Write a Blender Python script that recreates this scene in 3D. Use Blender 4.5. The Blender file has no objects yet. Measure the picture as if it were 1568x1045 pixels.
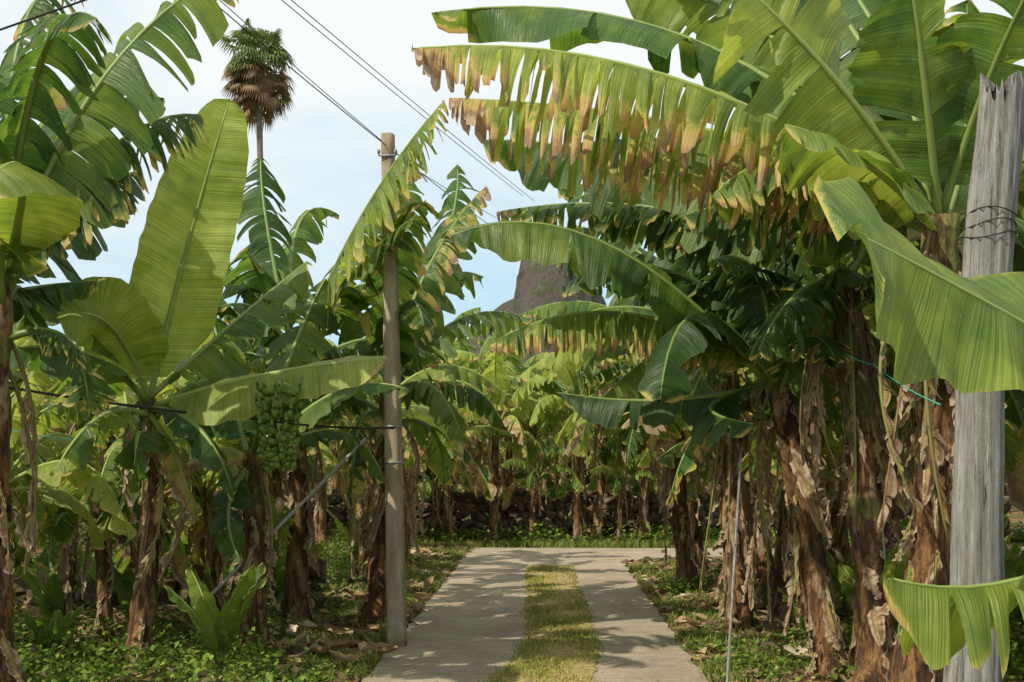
import bpy, math, numpy as np
from mathutils import Vector
R = np.random.default_rng(7)
F = 1742.0
def pt(u, v, d):
    return np.array([(u-837)*d/F, d, 1.7+(698-v)*d/F])
def nz(a):
    return a/np.maximum(np.linalg.norm(a, axis=-1, keepdims=True), 1e-9)

# ---------------------------------------------------------------- node helpers
def newmat(name):
    m = bpy.data.materials.new(name); m.use_nodes = True
    nt = m.node_tree; nt.nodes.clear()
    return m, nt
def N(nt, t, **kw):
    n = nt.nodes.new(t)
    for k, v in kw.items(): setattr(n, k, v)
    return n
def ramp(nt, fac, stops, interp='LINEAR'):
    r = nt.nodes.new('ShaderNodeValToRGB'); r.color_ramp.interpolation = interp
    e = r.color_ramp.elements
    while len(e) > 1: e.remove(e[-1])
    e[0].position = stops[0][0]; e[0].color = (*stops[0][1], 1)
    for p, c in stops[1:]:
        x = e.new(p); x.color = (*c, 1)
    nt.links.new(fac, r.inputs[0]); return r.outputs[0]
def math_(nt, op, a, b=None, clamp=False):
    n = nt.nodes.new('ShaderNodeMath'); n.operation = op; n.use_clamp = clamp
    for i, x in enumerate((a, b)):
        if x is None: continue
        if isinstance(x, (int, float)): n.inputs[i].default_value = x
        else: nt.links.new(x, n.inputs[i])
    return n.outputs[0]
def mix(nt, fac, a, b, mode='MIX'):
    n = nt.nodes.new('ShaderNodeMix'); n.data_type = 'RGBA'; n.blend_type = mode
    for i, x in ((0, fac), (6, a), (7, b)):
        if isinstance(x, (int, float)): n.inputs[i].default_value = x
        elif isinstance(x, tuple): n.inputs[i].default_value = (*x, 1)
        else: nt.links.new(x, n.inputs[i])
    return n.outputs[2]
def noise(nt, vec, scale, detail=4, rough=.55, dist=0):
    n = nt.nodes.new('ShaderNodeTexNoise'); n.inputs['Scale'].default_value = scale
    n.inputs['Detail'].default_value = detail; n.inputs['Roughness'].default_value = rough
    n.inputs['Distortion'].default_value = dist
    if vec is not None: nt.links.new(vec, n.inputs['Vector'])
    return n.outputs['Fac']
def mapping(nt, vec, sc):
    n = nt.nodes.new('ShaderNodeMapping'); n.inputs['Scale'].default_value = sc
    nt.links.new(vec, n.inputs['Vector']); return n.outputs[0]
def bump(nt, h, strength, dist=.02):
    n = nt.nodes.new('ShaderNodeBump'); n.inputs['Strength'].default_value = strength
    n.inputs['Distance'].default_value = dist; nt.links.new(h, n.inputs['Height']); return n.outputs[0]
def finish(nt, col, rough=.7, nrm=None, spec=.3, trans=None, transcol=None):
    b = nt.nodes.new('ShaderNodeBsdfPrincipled')
    if isinstance(col, tuple): b.inputs['Base Color'].default_value = (*col, 1)
    else: nt.links.new(col, b.inputs['Base Color'])
    if isinstance(rough, (int, float)): b.inputs['Roughness'].default_value = rough
    else: nt.links.new(rough, b.inputs['Roughness'])
    b.inputs['Specular IOR Level'].default_value = spec
    if nrm is not None: nt.links.new(nrm, b.inputs['Normal'])
    o = nt.nodes.new('ShaderNodeOutputMaterial')
    if trans is None:
        nt.links.new(b.outputs[0], o.inputs[0])
    else:
        t = nt.nodes.new('ShaderNodeBsdfTranslucent')
        nt.links.new(transcol, t.inputs[0])
        m = nt.nodes.new('ShaderNodeMixShader')
        if isinstance(trans, float): m.inputs[0].default_value = trans
        else: nt.links.new(trans, m.inputs[0])
        nt.links.new(b.outputs[0], m.inputs[1]); nt.links.new(t.outputs[0], m.inputs[2])
        nt.links.new(m.outputs[0], o.inputs[0])

def mat_leaf():
    m, nt = newmat('banana_leaf')
    a = N(nt, 'ShaderNodeAttribute', attribute_name='prm')
    sp = N(nt, 'ShaderNodeSeparateColor'); nt.links.new(a.outputs['Color'], sp.inputs[0])
    hue, dry, vv = sp.outputs
    uv = N(nt, 'ShaderNodeUVMap').outputs[0]
    geo = N(nt, 'ShaderNodeNewGeometry')
    pos = geo.outputs['Position']
    big = noise(nt, pos, 2.2, 3, .75)
    h = math_(nt, 'ADD', hue, math_(nt, 'MULTIPLY', math_(nt, 'SUBTRACT', big, .5), 1.1), True)
    green = ramp(nt, h, [(0, (.024, .068, .014)), (.35, (.064, .136, .019)), (.65, (.165, .235, .030)), (1, (.33, .39, .075))])
    veins = noise(nt, mapping(nt, uv, (75, 1.0, 1)), 1.0, 2, .8)
    corr = noise(nt, mapping(nt, uv, (9, .8, 1)), 1.0, 0, .4)
    vm = ramp(nt, veins, [(.3, (.62, .66, .66)), (.7, (1.3, 1.26, 1.2))])
    green = mix(nt, 1.0, green, vm, 'MULTIPLY')
    spots = noise(nt, pos, 45, 1, .5)
    green = mix(nt, ramp(nt, spots, [(.70, (0, 0, 0)), (.76, (.6, .6, .6))]), green, (.30, .25, .10))
    n2 = noise(nt, pos, 11, 4, .75)
    v4 = math_(nt, 'POWER', vv, 3.0)
    edge = math_(nt, 'MULTIPLY', v4, math_(nt, 'ADD', math_(nt, 'MULTIPLY', dry, 1.6), .22))
    dd = math_(nt, 'ADD', math_(nt, 'ADD', math_(nt, 'MULTIPLY', dry, .9), edge),
               math_(nt, 'MULTIPLY', math_(nt, 'SUBTRACT', n2, .5), math_(nt, 'ADD', math_(nt, 'MULTIPLY', dry, 2.2), .24)), True)
    drycol = ramp(nt, dd, [(.2, (.18, .22, .03)), (.34, (.40, .36, .08)), (.46, (.44, .31, .11)), (.62, (.27, .16, .075)), (.85, (.21, .145, .088)), (1, (.38, .29, .20))])
    df = ramp(nt, dd, [(.2, (0, 0, 0)), (.34, (1, 1, 1))])
    col = mix(nt, df, green, drycol)
    rib = ramp(nt, vv, [(0, (.5, .5, .5)), (.05, (0, 0, 0))])
    col = mix(nt, rib, col, (.20, .27, .06))
    hs = N(nt, 'ShaderNodeHueSaturation'); hs.inputs['Value'].default_value = 2.2; hs.inputs['Saturation'].default_value = 1.03; hs.inputs['Hue'].default_value = .483
    nt.links.new(col, hs.inputs['Color'])
    hh = math_(nt, 'ADD', math_(nt, 'MULTIPLY', veins, .3), corr)
    nb = bump(nt, hh, .8, .045)
    ro = math_(nt, 'ADD', math_(nt, 'MULTIPLY', dd, .3), .38)
    tf = math_(nt, 'SUBTRACT', .42, math_(nt, 'MULTIPLY', dd, .22))
    finish(nt, col, ro, nb, .45, tf, hs.outputs[0])
    return m
def mat_rib():
    m, nt = newmat('leaf_midrib')
    a = N(nt, 'ShaderNodeAttribute', attribute_name='prm')
    sp = N(nt, 'ShaderNodeSeparateColor'); nt.links.new(a.outputs['Color'], sp.inputs[0])
    g = ramp(nt, sp.outputs[0], [(0, (.09, .16, .03)), (1, (.26, .33, .08))])
    c = mix(nt, ramp(nt, sp.outputs[1], [(.3, (0, 0, 0)), (.7, (1, 1, 1))]), g, (.20, .12, .065))
    finish(nt, c, .45, None, .4); return m
def mat_stem():
    m, nt = newmat('banana_stem')
    geo = N(nt, 'ShaderNodeNewGeometry'); pos = geo.outputs['Position']
    a = N(nt, 'ShaderNodeAttribute', attribute_name='prm')
    sp = N(nt, 'ShaderNodeSeparateColor'); nt.links.new(a.outputs['Color'], sp.inputs[0])
    st = noise(nt, mapping(nt, pos, (13, 13, 2.6)), 1, 6, .75, .8)
    bl = noise(nt, mapping(nt, pos, (3, 3, 2)), 1, 2, .6)
    brown = ramp(nt, st, [(.34, (.02, .012, .008)), (.46, (.115, .06, .026)), (.57, (.34, .175, .07)), (.74, (.50, .36, .21))])
    gr = ramp(nt, st, [(.3, (.04, .035, .012)), (.5, (.16, .16, .045)), (.75, (.29, .29, .10))])
    f = math_(nt, 'ADD', sp.outputs[0], math_(nt, 'MULTIPLY', math_(nt, 'SUBTRACT', bl, .5), 1.4), True)
    col = mix(nt, ramp(nt, f, [(.4, (0, 0, 0)), (.62, (1, 1, 1))]), brown, gr)
    col = mix(nt, ramp(nt, noise(nt, mapping(nt, pos, (1, 1, .6)), 7, 4, .75), [(.48, (.0, .0, .0)), (.58, (.7, .7, .7))]), col, (.045, .03, .02))
    col = mix(nt, ramp(nt, noise(nt, mapping(nt, pos, (1.4, 1.4, .5)), 4.3, 3, .7), [(.57, (.0, .0, .0)), (.62, (.75, .75, .75))]), col, (.34, .25, .16))
    finish(nt, col, .75, bump(nt, st, 1., .07), .25); return m
def mat_simple(name, vec_scale, stops, rough=.8, b=.5, bd=.02, detail=6, stretch=(1, 1, 1), spec=.25, trans=None):
    m, nt = newmat(name)
    geo = N(nt, 'ShaderNodeNewGeometry')
    n = noise(nt, mapping(nt, geo.outputs['Position'], stretch), vec_scale, detail, .65)
    c = ramp(nt, n, stops)
    if trans:
        finish(nt, c, rough, None, spec, trans, c)
    else: finish(nt, c, rough, bump(nt, n, b, bd), spec)
    return m
def mat_attr(name, stops, rough=.6, trans=.3, spec=.3):
    m, nt = newmat(name)
    a = N(nt, 'ShaderNodeAttribute', attribute_name='prm')
    sp = N(nt, 'ShaderNodeSeparateColor'); nt.links.new(a.outputs['Color'], sp.inputs[0])
    c = ramp(nt, sp.outputs[0], stops)
    finish(nt, c, rough, None, spec, trans, c); return m

M_LEAF, M_RIB, M_STEM = mat_leaf(), mat_rib(), mat_stem()
M_FRUIT = mat_simple('green_banana', 12, [(.3, (.055, .115, .016)), (.7, (.15, .235, .04))], .4, .1)
PLANTM = [M_LEAF, M_RIB, M_STEM, M_FRUIT]

# ---------------------------------------------------------------- mesh builder
class MB:
    def __init__(s): s.v = []; s.uv = []; s.p = []; s.f = []; s.m = []; s.n = 0
    def grid(s, P, uv, prm, mat, wrap=False):
        k, m = P.shape[:2]
        s.v.append(P.reshape(-1, 3)); s.uv.append(uv.reshape(-1, 2)); s.p.append(prm.reshape(-1, 3))
        idx = np.arange(k*m).reshape(k, m)+s.n
        if wrap: idx = np.concatenate([idx, idx[:, :1]], 1)
        q = np.stack([idx[:-1, :-1], idx[:-1, 1:], idx[1:, 1:], idx[1:, :-1]], -1).reshape(-1, 4)
        s.f += q.tolist(); s.m += [mat]*len(q); s.n += k*m
    def polys(s, V, prm, mat):   # V (n,c,3)
        n, c = V.shape[:2]
        s.v.append(V.reshape(-1, 3)); s.uv.append(np.zeros((n*c, 2)))
        s.p.append(np.repeat(prm[:, None, :], c, 1).reshape(-1, 3))
        s.f += (np.arange(n*c).reshape(n, c)+s.n).tolist(); s.m += [mat]*n; s.n += n*c
    def tube(s, path, rad, sides, prm, mat, squash=None, cap=True):
        path = np.asarray(path, float); k = len(path)
        rad = np.broadcast_to(np.asarray(rad, float), (k,)) if np.ndim(rad) < 2 else rad
        T = nz(np.gradient(path, axis=0))
        ref = np.array([0, 0, 1.]) if abs(T[0, 2]) < .8 else np.array([1., 0, 0])
        A = nz(np.cross(T, ref)); Bn = np.cross(T, A)
        th = np.linspace(0, 2*np.pi, sides, endpoint=False)
        r = rad[:, None] if rad.ndim == 1 else rad
        P = path[:, None]+A[:, None]*(np.cos(th)[None]*r)[..., None]+Bn[:, None]*(np.sin(th)[None]*r)[..., None]
        uv = np.stack(np.meshgrid(np.linspace(0, 1, k), th, indexing='ij'), -1)
        pr = np.broadcast_to(np.asarray(prm, float), (k, sides, 3)).copy() if np.ndim(prm) == 1 else np.repeat(np.asarray(prm)[:, None], sides, 1)
        base = s.n
        s.grid(P, uv, pr, mat, wrap=True)
        if cap:
            s.f.append(list(range(base+(k-1)*sides, base+k*sides))); s.m.append(mat)
            s.f.append(list(range(base, base+sides))[::-1]); s.m.append(mat)
    def mesh(s, name, mats, smooth=True):
        me = bpy.data.meshes.new(name)
        V = np.concatenate(s.v); UV = np.concatenate(s.uv); P = np.concatenate(s.p)
        me.from_pydata(V.tolist(), [], s.f)
        for m in mats: me.materials.append(m)
        me.polygons.foreach_set('material_index', np.array(s.m, dtype=np.int32))
        me.polygons.foreach_set('use_smooth', np.full(len(s.f), smooth))
        li = np.empty(len(me.loops), dtype=np.int32); me.loops.foreach_get('vertex_index', li)
        ul = me.uv_layers.new(name='UVMap'); ul.data.foreach_set('uv', UV[li].astype(np.float32).ravel())
        at = me.attributes.new('prm', 'FLOAT_COLOR', 'POINT')
        at.data.foreach_set('color', np.concatenate([P, np.ones((len(P), 1))], 1).astype(np.float32).ravel())
        me.update(); return me
    def obj(s, name, mats, smooth=True):
        o = bpy.data.objects.new(name, s.mesh(name, mats, smooth)); bpy.context.collection.objects.link(o); return o

DOWN = np.array([0, 0, -1.])
def leaf(B, p0, m, p2, width, nrm=(0, 0, 1), tears=10, droop=.6, fold=.15, dry=0., hue=.5, pet=.12, r0=.024, tipdry=.2, M=5, blunt=3.6, wave=1.):
    p0, m, p2 = (np.asarray(x, float) for x in (p0, m, p2))
    c = 2*m-.5*(p0+p2)
    L = np.linalg.norm(m-p0)+np.linalg.norm(p2-m)
    nrm = np.asarray(nrm, float)
    def ev(s_):
        s_ = s_[:, None]
        P = (1-s_)**2*p0+2*s_*(1-s_)*c+s_**2*p2
        T = nz(2*(1-s_)*(c-p0)+2*s_*(p2-c))
        Nn = nz(nrm-(T@nrm)[:, None]*T+1e-4)
        return P, T, Nn, np.cross(T, Nn)
    ph = R.uniform(0, 6, 3)
    for side in (1, -1):
        nb = tears+1
        if nb > 1:   # uneven tears: fine ribbons next to wide intact panels
            seg = R.uniform(.25, 1, nb)**(1.6 if nb > 3 else 1); cuts = np.r_[0, np.cumsum(seg)/seg.sum()]
        else: cuts = np.array([0., 1.])
        fow = 0.
        for i in range(nb):
            t0, t1 = cuts[i], cuts[i+1]
            if t1-t0 < .003: continue
            k = max(4 if nb > 3 else 3, int(math.ceil(34*(t1-t0)))+1)
            t = np.linspace(t0, t1, k)
            P, T, Nn, S = ev(pet+(1-pet)*t)
            w = width*.5*np.minimum(1, .25+(t/.16)*.75)*np.sqrt(np.clip(1-t**blunt, 0.0, 1))
            tc = (t0+t1)/2; hw = (t1-t0)/2
            if nb > 3:
                w = w*R.uniform(.84, 1.06)*(1-R.uniform(.03, .22)*(((t-tc+hw*R.uniform(-.8, .8))/hw)**2))
                w = w*(1+R.uniform(-.05, .05, k))
                if nb > 8 and R.random() < .09: w = w*R.uniform(.3, .75)
            elif nb <= 3: w = w*(1+.018*np.sin(t*60+ph[0])+R.uniform(-.008, .008, k))
            dr = droop*(R.uniform(.6, 1.4) if nb > 1 else 1)
            fow = fow*.5+R.uniform(-.22, .3)
            fo = fold+(fow if nb > 3 else 0)+.1*np.sin(t*5+ph[0])
            lean = R.uniform(.12, .38) if nb > 3 else .28
            gap = R.uniform(.0, .3) if nb > 3 else 0
            vs = np.linspace(0, 1, M+1)
            cur = P.copy(); out = [cur.copy()]
            curl = R.uniform(-.8, .8) if nb > 5 else 0.
            for j in range(1, M+1):
                v = vs[j]
                d = side*S*np.cos(fo)[:, None]-Nn*np.sin(fo)[:, None]+DOWN*dr*1.7*v**1.1+T*lean
                d = nz(d)
                cur = cur+d*(w/M)[:, None]
                cur = cur-T*((t-tc)*gap/M*L)[:, None]
                rip = Nn*wave*(.011*np.sin(t*38+ph[1]+v*2)*v+.022*np.sin(t*11+ph[2]+side)*v)[:, None]
                tw = Nn*(1-min(1, dr)*.7)+np.array([0, -.6, 0])*min(1, dr)
                rip = rip+tw*((t-tc)*curl*v*L*.9)[:, None]
                out.append(cur+rip)
            G = np.stack(out, 1)
            uv = np.stack(np.broadcast_arrays((t*L)[:, None], (side*vs*width*.5)[None]), -1)
            hj = hue+(R.uniform(-.14, .14) if nb > 3 else 0)
            dj = dry+(R.uniform(-.3, .3)*min(1, dry*3))
            td = tipdry*np.clip((t-.88)/.12, 0, 1)
            pr = np.stack(np.broadcast_arrays(np.full((k, 1), hj), (dj+td)[:, None], vs[None]), -1)
            B.grid(G, uv, np.clip(pr, 0, 1), 0)
    s_ = np.linspace(0, .985, 14); P, T, Nn, S = ev(s_)
    rr = r0*(1-s_)**.7+.004
    B.tube(P-Nn*(rr*.5)[:, None], rr, 6, (min(1, hue+.1), dry*.8, 0), 1)

def stem(B, base, top, r0, r1, green=.3, sheaths=6):
    base = np.asarray(base, float); top = np.asarray(top, float)
    k = 34; s_ = np.linspace(0, 1, k); H = top[2]-base[2]
    bend = np.array([R.uniform(-.1, .1), R.uniform(-.1, .1), 0])
    path = base+(top-base)*s_[:, None]+bend*np.sin(s_*np.pi)[:, None]
    rad = r0+(r1-r0)*s_+.05*np.exp(-s_*14)
    step = np.interp((s_*R.uniform(4, 7)+R.random()) % 1, [0, .85, 1], [1.0, 1.16, 1.0])
    sides = 18; th = np.arange(sides)/sides*2*np.pi
    rm = (rad*step)[:, None]*(1+.12*np.sin(th*3+R.uniform(0, 6)+s_[:, None]*4)+.08*np.sin(th*7+s_[:, None]*9)+R.uniform(-.09, .09, (k, sides)))
    g = np.clip(green+(s_-.6)*.8, 0, 1)
    B.tube(path, rm, sides, np.stack([g, g*0, g*0], -1), 2)
    for _ in range(sheaths):   # peeling dry sheaths
        a = R.uniform(0, 2*np.pi); z1 = R.uniform(.1, 1.0); ln = R.uniform(.15, .7)/max(H, .5); z0 = max(.02, z1-ln)
        o = np.array([math.cos(a), math.sin(a), 0]); sdv = np.array([-o[1], o[0], 0])*R.uniform(-.16, .16)
        f = lambda z: base+(top-base)*z+bend*math.sin(z*math.pi)
        r = np.interp(z1, [0, 1], [r0, r1]); fl = R.uniform(.02, .16)
        leaf(B, f(z1)+o*r*1.0, f((z0+z1)/2)+o*(r+.02+fl*.3)+sdv*.5, f(z0)+o*(r+fl)+sdv, R.uniform(.03, .13), nrm=o, tears=0, droop=-.2*R.random(), fold=.5, dry=R.uniform(.5, 1), hue=.3, pet=.02, r0=.004, M=3, blunt=2)

def dead_leaves(B, top, n, Lr=(.8, 1.6)):
    for _ in range(n):
        a = R.uniform(0, 2*np.pi); o = np.array([math.cos(a), math.sin(a), 0]); L = R.uniform(*Lr)
        t = np.asarray(top)+np.array([0, 0, -R.uniform(.0, .6)])
        L = min(L, t[2]-.1); sdv = np.array([-o[1], o[0], 0])*R.uniform(-.2, .2)
        leaf(B, t+o*.07, t+o*R.uniform(.15, .36)+DOWN*L*.42+sdv*.3, t+o*R.uniform(.06, .35)+DOWN*L+sdv, R.uniform(.1, .28), nrm=o,
             tears=int(R.integers(12, 26)), droop=.9, fold=R.uniform(.4, 1.2), dry=R.uniform(.5, .95), hue=.3, pet=.18, r0=.012, M=3)

def crown(B, top, n, L, az0=0, w=.55, elmax=78, elmin=-5, hue=.4, tears=(3, 22), M=4):
    top = np.asarray(top, float)
    for i in range(n):
        a = az0+i*2.399+R.uniform(-.3, .3)
        q = (i+.5)/n; el = math.radians(elmax+(elmin-elmax)*q+R.uniform(-8, 8)); l = L*R.uniform(.8, 1.1)*(.8+.2*math.sin(q*3.1))
        h = np.array([math.cos(a), math.sin(a), 0])
        up = np.array([0, 0, 1.])
        mid = top+l*.52*(h*math.cos(el)+up*math.sin(el))
        e2 = el-math.radians(R.uniform(30, 62))
        tip = mid+l*.48*(h*math.cos(e2)+up*math.sin(e2))
        nn = up*1.0-h*(.8 if el > .9 else .15)+np.array([R.uniform(-.45, .45), R.uniform(-.45, .45), 0])
        old = q > .7
        leaf(B, top+h*.05+DOWN*.3*q, mid, tip, w*R.uniform(.85, 1.15), nrm=nn, tears=int(R.integers(*tears)),
             droop=R.uniform(.3, .95), fold=R.uniform(.05, .35), dry=(R.uniform(.1, .5) if (old and R.random() < .5) else R.uniform(0, .07)),
             hue=np.clip(hue+R.uniform(-.3, .35), 0, 1), M=M)

# ---------------------------------------------------------------- hero banana plants
def hero(base, top, leaves, r=(.12, .075), green=.35, dead=3, sheaths=14, extra=None, fill=0, fl=1.7, Lr=(.8, 1.6)):
    B = MB()
    stem(B, base, top, r[0], r[1], green, sheaths)
    for l in leaves:
        kw = dict(l[3]) if len(l) > 3 else {}
        st = np.asarray(top)+np.array([R.uniform(-.03, .03), R.uniform(-.03, .03), -R.uniform(0, .15)])
        leaf(B, st, l[0], l[1], l[2], **kw)
    if fill: crown(B, np.asarray(top)-[0, 0, .1], fill, fl, az0=R.uniform(0, 6), w=.6, elmax=50, elmin=-35, hue=.25)
    dead_leaves(B, top, dead, Lr)
    if extra: extra(B)
    B.obj('banana_plant', PLANTM)
def gb(u, d): return ((u-837)*d/F, d, 0)

def bunch(B, start, centre):
    start = np.array(start); c = np.array(centre)
    hang = c+np.array([0, 0, -.34])
    path = np.array([start, (start+c)/2+[0, 0, .22], c+[0, 0, .32], c, hang, hang+[0, 0, -.2]])
    B.tube(path, [.03, .03, .028, .025, .018, .012], 8, (.3, 0, 0), 1)
    for h in range(7):
        z = .24-h*.09; rr = (.15-.011*h)*R.uniform(.9, 1.1)
        nf = 10
        for j in range(nf):
            if R.random() < .08: continue
            a = j/nf*2*np.pi+h*.5+R.uniform(-.12, .12); o = np.array([math.cos(a), math.sin(a), 0]); ln = R.uniform(.16, .22)*(1-.05*h)
            s_ = np.linspace(0, 1, 7)[:, None]
            p = c+np.array([0, 0, z+R.uniform(-.02, .02)])+o*(.03+rr*R.uniform(.8, 1.25)*np.sin(s_*1.9))+np.array([0, 0, 1.])*(-.05*np.sin(s_*2.2)+ln*.75*s_**1.7)
            B.tube(p, [.008, .017, .022, .023, .021, .015, .005], 6, (.4, 0, 0), 3)
    B.tube(np.array([hang+[0, 0, -.2], hang+[0, 0, -.26], hang+[0, 0, -.33]]), [.012, .035, .006], 8, (.2, 1, 0), 1)

CAM = (0, -1, .15)
# L1: plant with the big upright bright leaf
hero(gb(212, 9.0), pt(225, 610, 9.0), [
    (pt(282, 395, 9.1), pt(352, 152, 9.0), .74, dict(nrm=(.25, -1, .1), tears=0, droop=.02, fold=-.05, hue=.78, dry=0, tipdry=0, wave=1.6)),
    (pt(150, 450, 8.8), pt(-30, 505, 8.4), .74, dict(nrm=(.1, -.5, 1), tears=2, droop=.45, hue=.45)),
    (pt(170, 500, 8.6), pt(90, 490, 8.4), .70, dict(nrm=(-.3, -1, .4), tears=1, droop=.2, hue=.8)),
    (pt(110, 535, 8.2), pt(-60, 560, 7.8), .6, dict(tears=3, droop=.8, hue=.35)),
    (pt(350, 500, 9.3), pt(470, 400, 9.8), .72, dict(tears=9, droop=.5, nrm=(-.3, -.6, 1), hue=.5)),
    (pt(395, 575, 8.6), pt(592, 548, 8.4), .72, dict(nrm=(0, -.8, 1), tears=2, droop=.4, hue=.85, dry=.05)),
    (pt(310, 660, 8.5), pt(360, 770, 8.4), .42, dict(tears=4, droop=.6, hue=.2)),
    (pt(150, 640, 8.5), pt(80, 730, 8.2), .46, dict(tears=5, droop=.7, hue=.6)),
    (pt(270, 700, 8.8), pt(300, 800, 8.7), .40, dict(tears=5, droop=.8, hue=.6, dry=.35)),
], r=(.085, .06), fill=3, fl=1.0, dead=3)
# L2: plant carrying the bunch
hero(gb(385, 9.4), pt(388, 690, 9.5), [
    (pt(510, 602, 9.4), pt(630, 598, 9.2), .5, dict(tears=3, droop=.5, hue=.45, nrm=(0, -.3, 1))),
    (pt(455, 520, 10), pt(500, 425, 10.3), .66, dict(tears=7, droop=.5, nrm=(0, -1, .3), hue=.45)),
    (pt(345, 560, 10), pt(310, 440, 10.3), .66, dict(tears=5, nrm=(0, -1, .4), hue=.3)),
    (pt(320, 690, 9.2), pt(230, 770, 9), .5, dict(tears=4, droop=.6, hue=.7, dry=.25)),
    (pt(520, 660, 9.9), pt(590, 740, 9.9), .42, dict(tears=6, droop=.8, hue=.3)),
    (pt(350, 780, 9.1), pt(370, 860, 8.8), .36, dict(tears=3, droop=.5, hue=.2)),
], r=(.10, .07), extra=lambda B: bunch(B, pt(390, 690, 9.4), pt(428, 650, 8.4)), dead=4)
# L3: big plant on the left edge
hero(gb(-10, 7.6), pt(0, 430, 7.4), [
    (pt(150, 130, 7.3), pt(350, -45, 7.5), 1.15, dict(nrm=(.2, -.8, 1), tears=15, droop=.6, hue=.45)),
    (pt(160, 235, 7.5), pt(308, 176, 8.0), .95, dict(tears=38, droop=1.2, hue=.18, dry=.08, nrm=(0, -.4, 1))),
    (pt(60, 100, 7.0), pt(150, 30, 6.4), .8, dict(tears=24, droop=1.1, hue=.25)),
    (pt(30, 60, 7.6), pt(120, -10, 8), .85, dict(tears=26, droop=1.2, hue=.25, dry=.1)),
    (pt(-70, 180, 7), pt(-110, -60, 6.8), .8, dict(tears=8, hue=.4, nrm=CAM)),
    (pt(35, 265, 6.7), pt(-40, 300, 6.1), .7, dict(tears=2, droop=.5, hue=.6)),
    (pt(100, 310, 7.6), pt(190, 330, 7.9), .6, dict(tears=14, droop=1.0, hue=.15)),
    (pt(50, 440, 8), pt(150, 430, 8.2), .6, dict(tears=6, droop=.7, hue=.2)),
    (pt(60, 200, 8.4), pt(190, 90, 9), 1.0, dict(tears=14, droop=.8, hue=.2)),
    (pt(80, 340, 8.6), pt(215, 260, 9.4), .95, dict(tears=14, droop=.8, hue=.2, nrm=(0, -.6, 1))),
    (pt(100, 200, 8.8), pt(250, 150, 9.4), .9, dict(tears=14, droop=.9, hue=.15, nrm=(0, -.6, 1))),
], r=(.11, .08), dead=4, fill=4, fl=1.1)
# L4
hero(gb(455, 11.2), pt(450, 545, 11.0), [
    (pt(545, 345, 10.0), pt(680, 154, 9.4), 1.05, dict(tears=38, droop=.8, hue=.6, dry=.07, nrm=(-.3, -.6, 1))),
    (pt(410, 350, 11.3), pt(400, 240, 11.6), .8, dict(tears=16, droop=.8, hue=.25, nrm=(.5, -1, .3))),
    (pt(455, 350, 12), pt(520, 330, 12.4), .65, dict(tears=9, droop=.8, hue=.45, nrm=(0, -.8, .6))),
    (pt(400, 430, 11), pt(380, 390, 10.6), .75, dict(tears=6, droop=.7, hue=.3)),
    (pt(540, 440, 11.3), pt(620, 470, 11), .75, dict(tears=12, droop=.8, hue=.3)),
    (pt(380, 500, 11), pt(310, 600, 10.6), .7, dict(tears=8, droop=.8, hue=.3)),
    (pt(500, 520, 11.0), pt(540, 600, 10.6), .7, dict(tears=8, droop=.8, hue=.5)),
    (pt(340, 400, 11.2), pt(240, 420, 11.2), .75, dict(tears=12, droop=.8, hue=.25)),
    (pt(520, 420, 11.6), pt(585, 300, 12), .8, dict(tears=14, droop=.7, hue=.3, nrm=(-.3, -.8, .6))),
    (pt(540, 420, 10.2), pt(640, 330, 9.5), .8, dict(tears=22, droop=.9, hue=.4, nrm=(-.2, -.6, 1))),
], r=(.10, .07), fill=6)
# L5: by the concrete pole
hero(gb(570, 11.4), pt(590, 590, 11.4), [
    (pt(655, 410, 11.8), pt(745, 285, 12.2), .75, dict(tears=30, droop=1.0, hue=.4, dry=.18, tipdry=.9, nrm=(-.3, -.5, 1))),
    (pt(700, 490, 12), pt(815, 490, 12.3), .8, dict(tears=20, droop=.9, hue=.5)),
    (pt(660, 440, 12.5), pt(742, 425, 13), .8, dict(tears=8, droop=.6, hue=.4, nrm=(0, -.6, 1))),
    (pt(540, 470, 11.8), pt(470, 500, 12), .75, dict(tears=8, droop=.8, hue=.3)),
    (pt(660, 590, 11.2), pt(710, 680, 11), .7, dict(tears=10, droop=.9, hue=.5)),
    (pt(690, 560, 11.5), pt(790, 620, 11.6), .7, dict(tears=10, droop=.9, hue=.7, dry=.1)),
    (pt(600, 400, 12), pt(630, 270, 12.3), .8, dict(tears=16, nrm=CAM, droop=.7, hue=.35)),
    (pt(620, 470, 10.4), pt(650, 500, 9.7), .65, dict(tears=10, droop=.9, hue=.3)),
    (pt(605, 380, 10.4), pt(650, 310, 9.6), .8, dict(tears=24, droop=1, hue=.45, dry=.06)),
    (pt(680, 380, 12), pt(700, 250, 12.6), .7, dict(tears=14, nrm=CAM, droop=.7, hue=.35)),
], r=(.10, .07), dead=8, fill=6)
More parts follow.
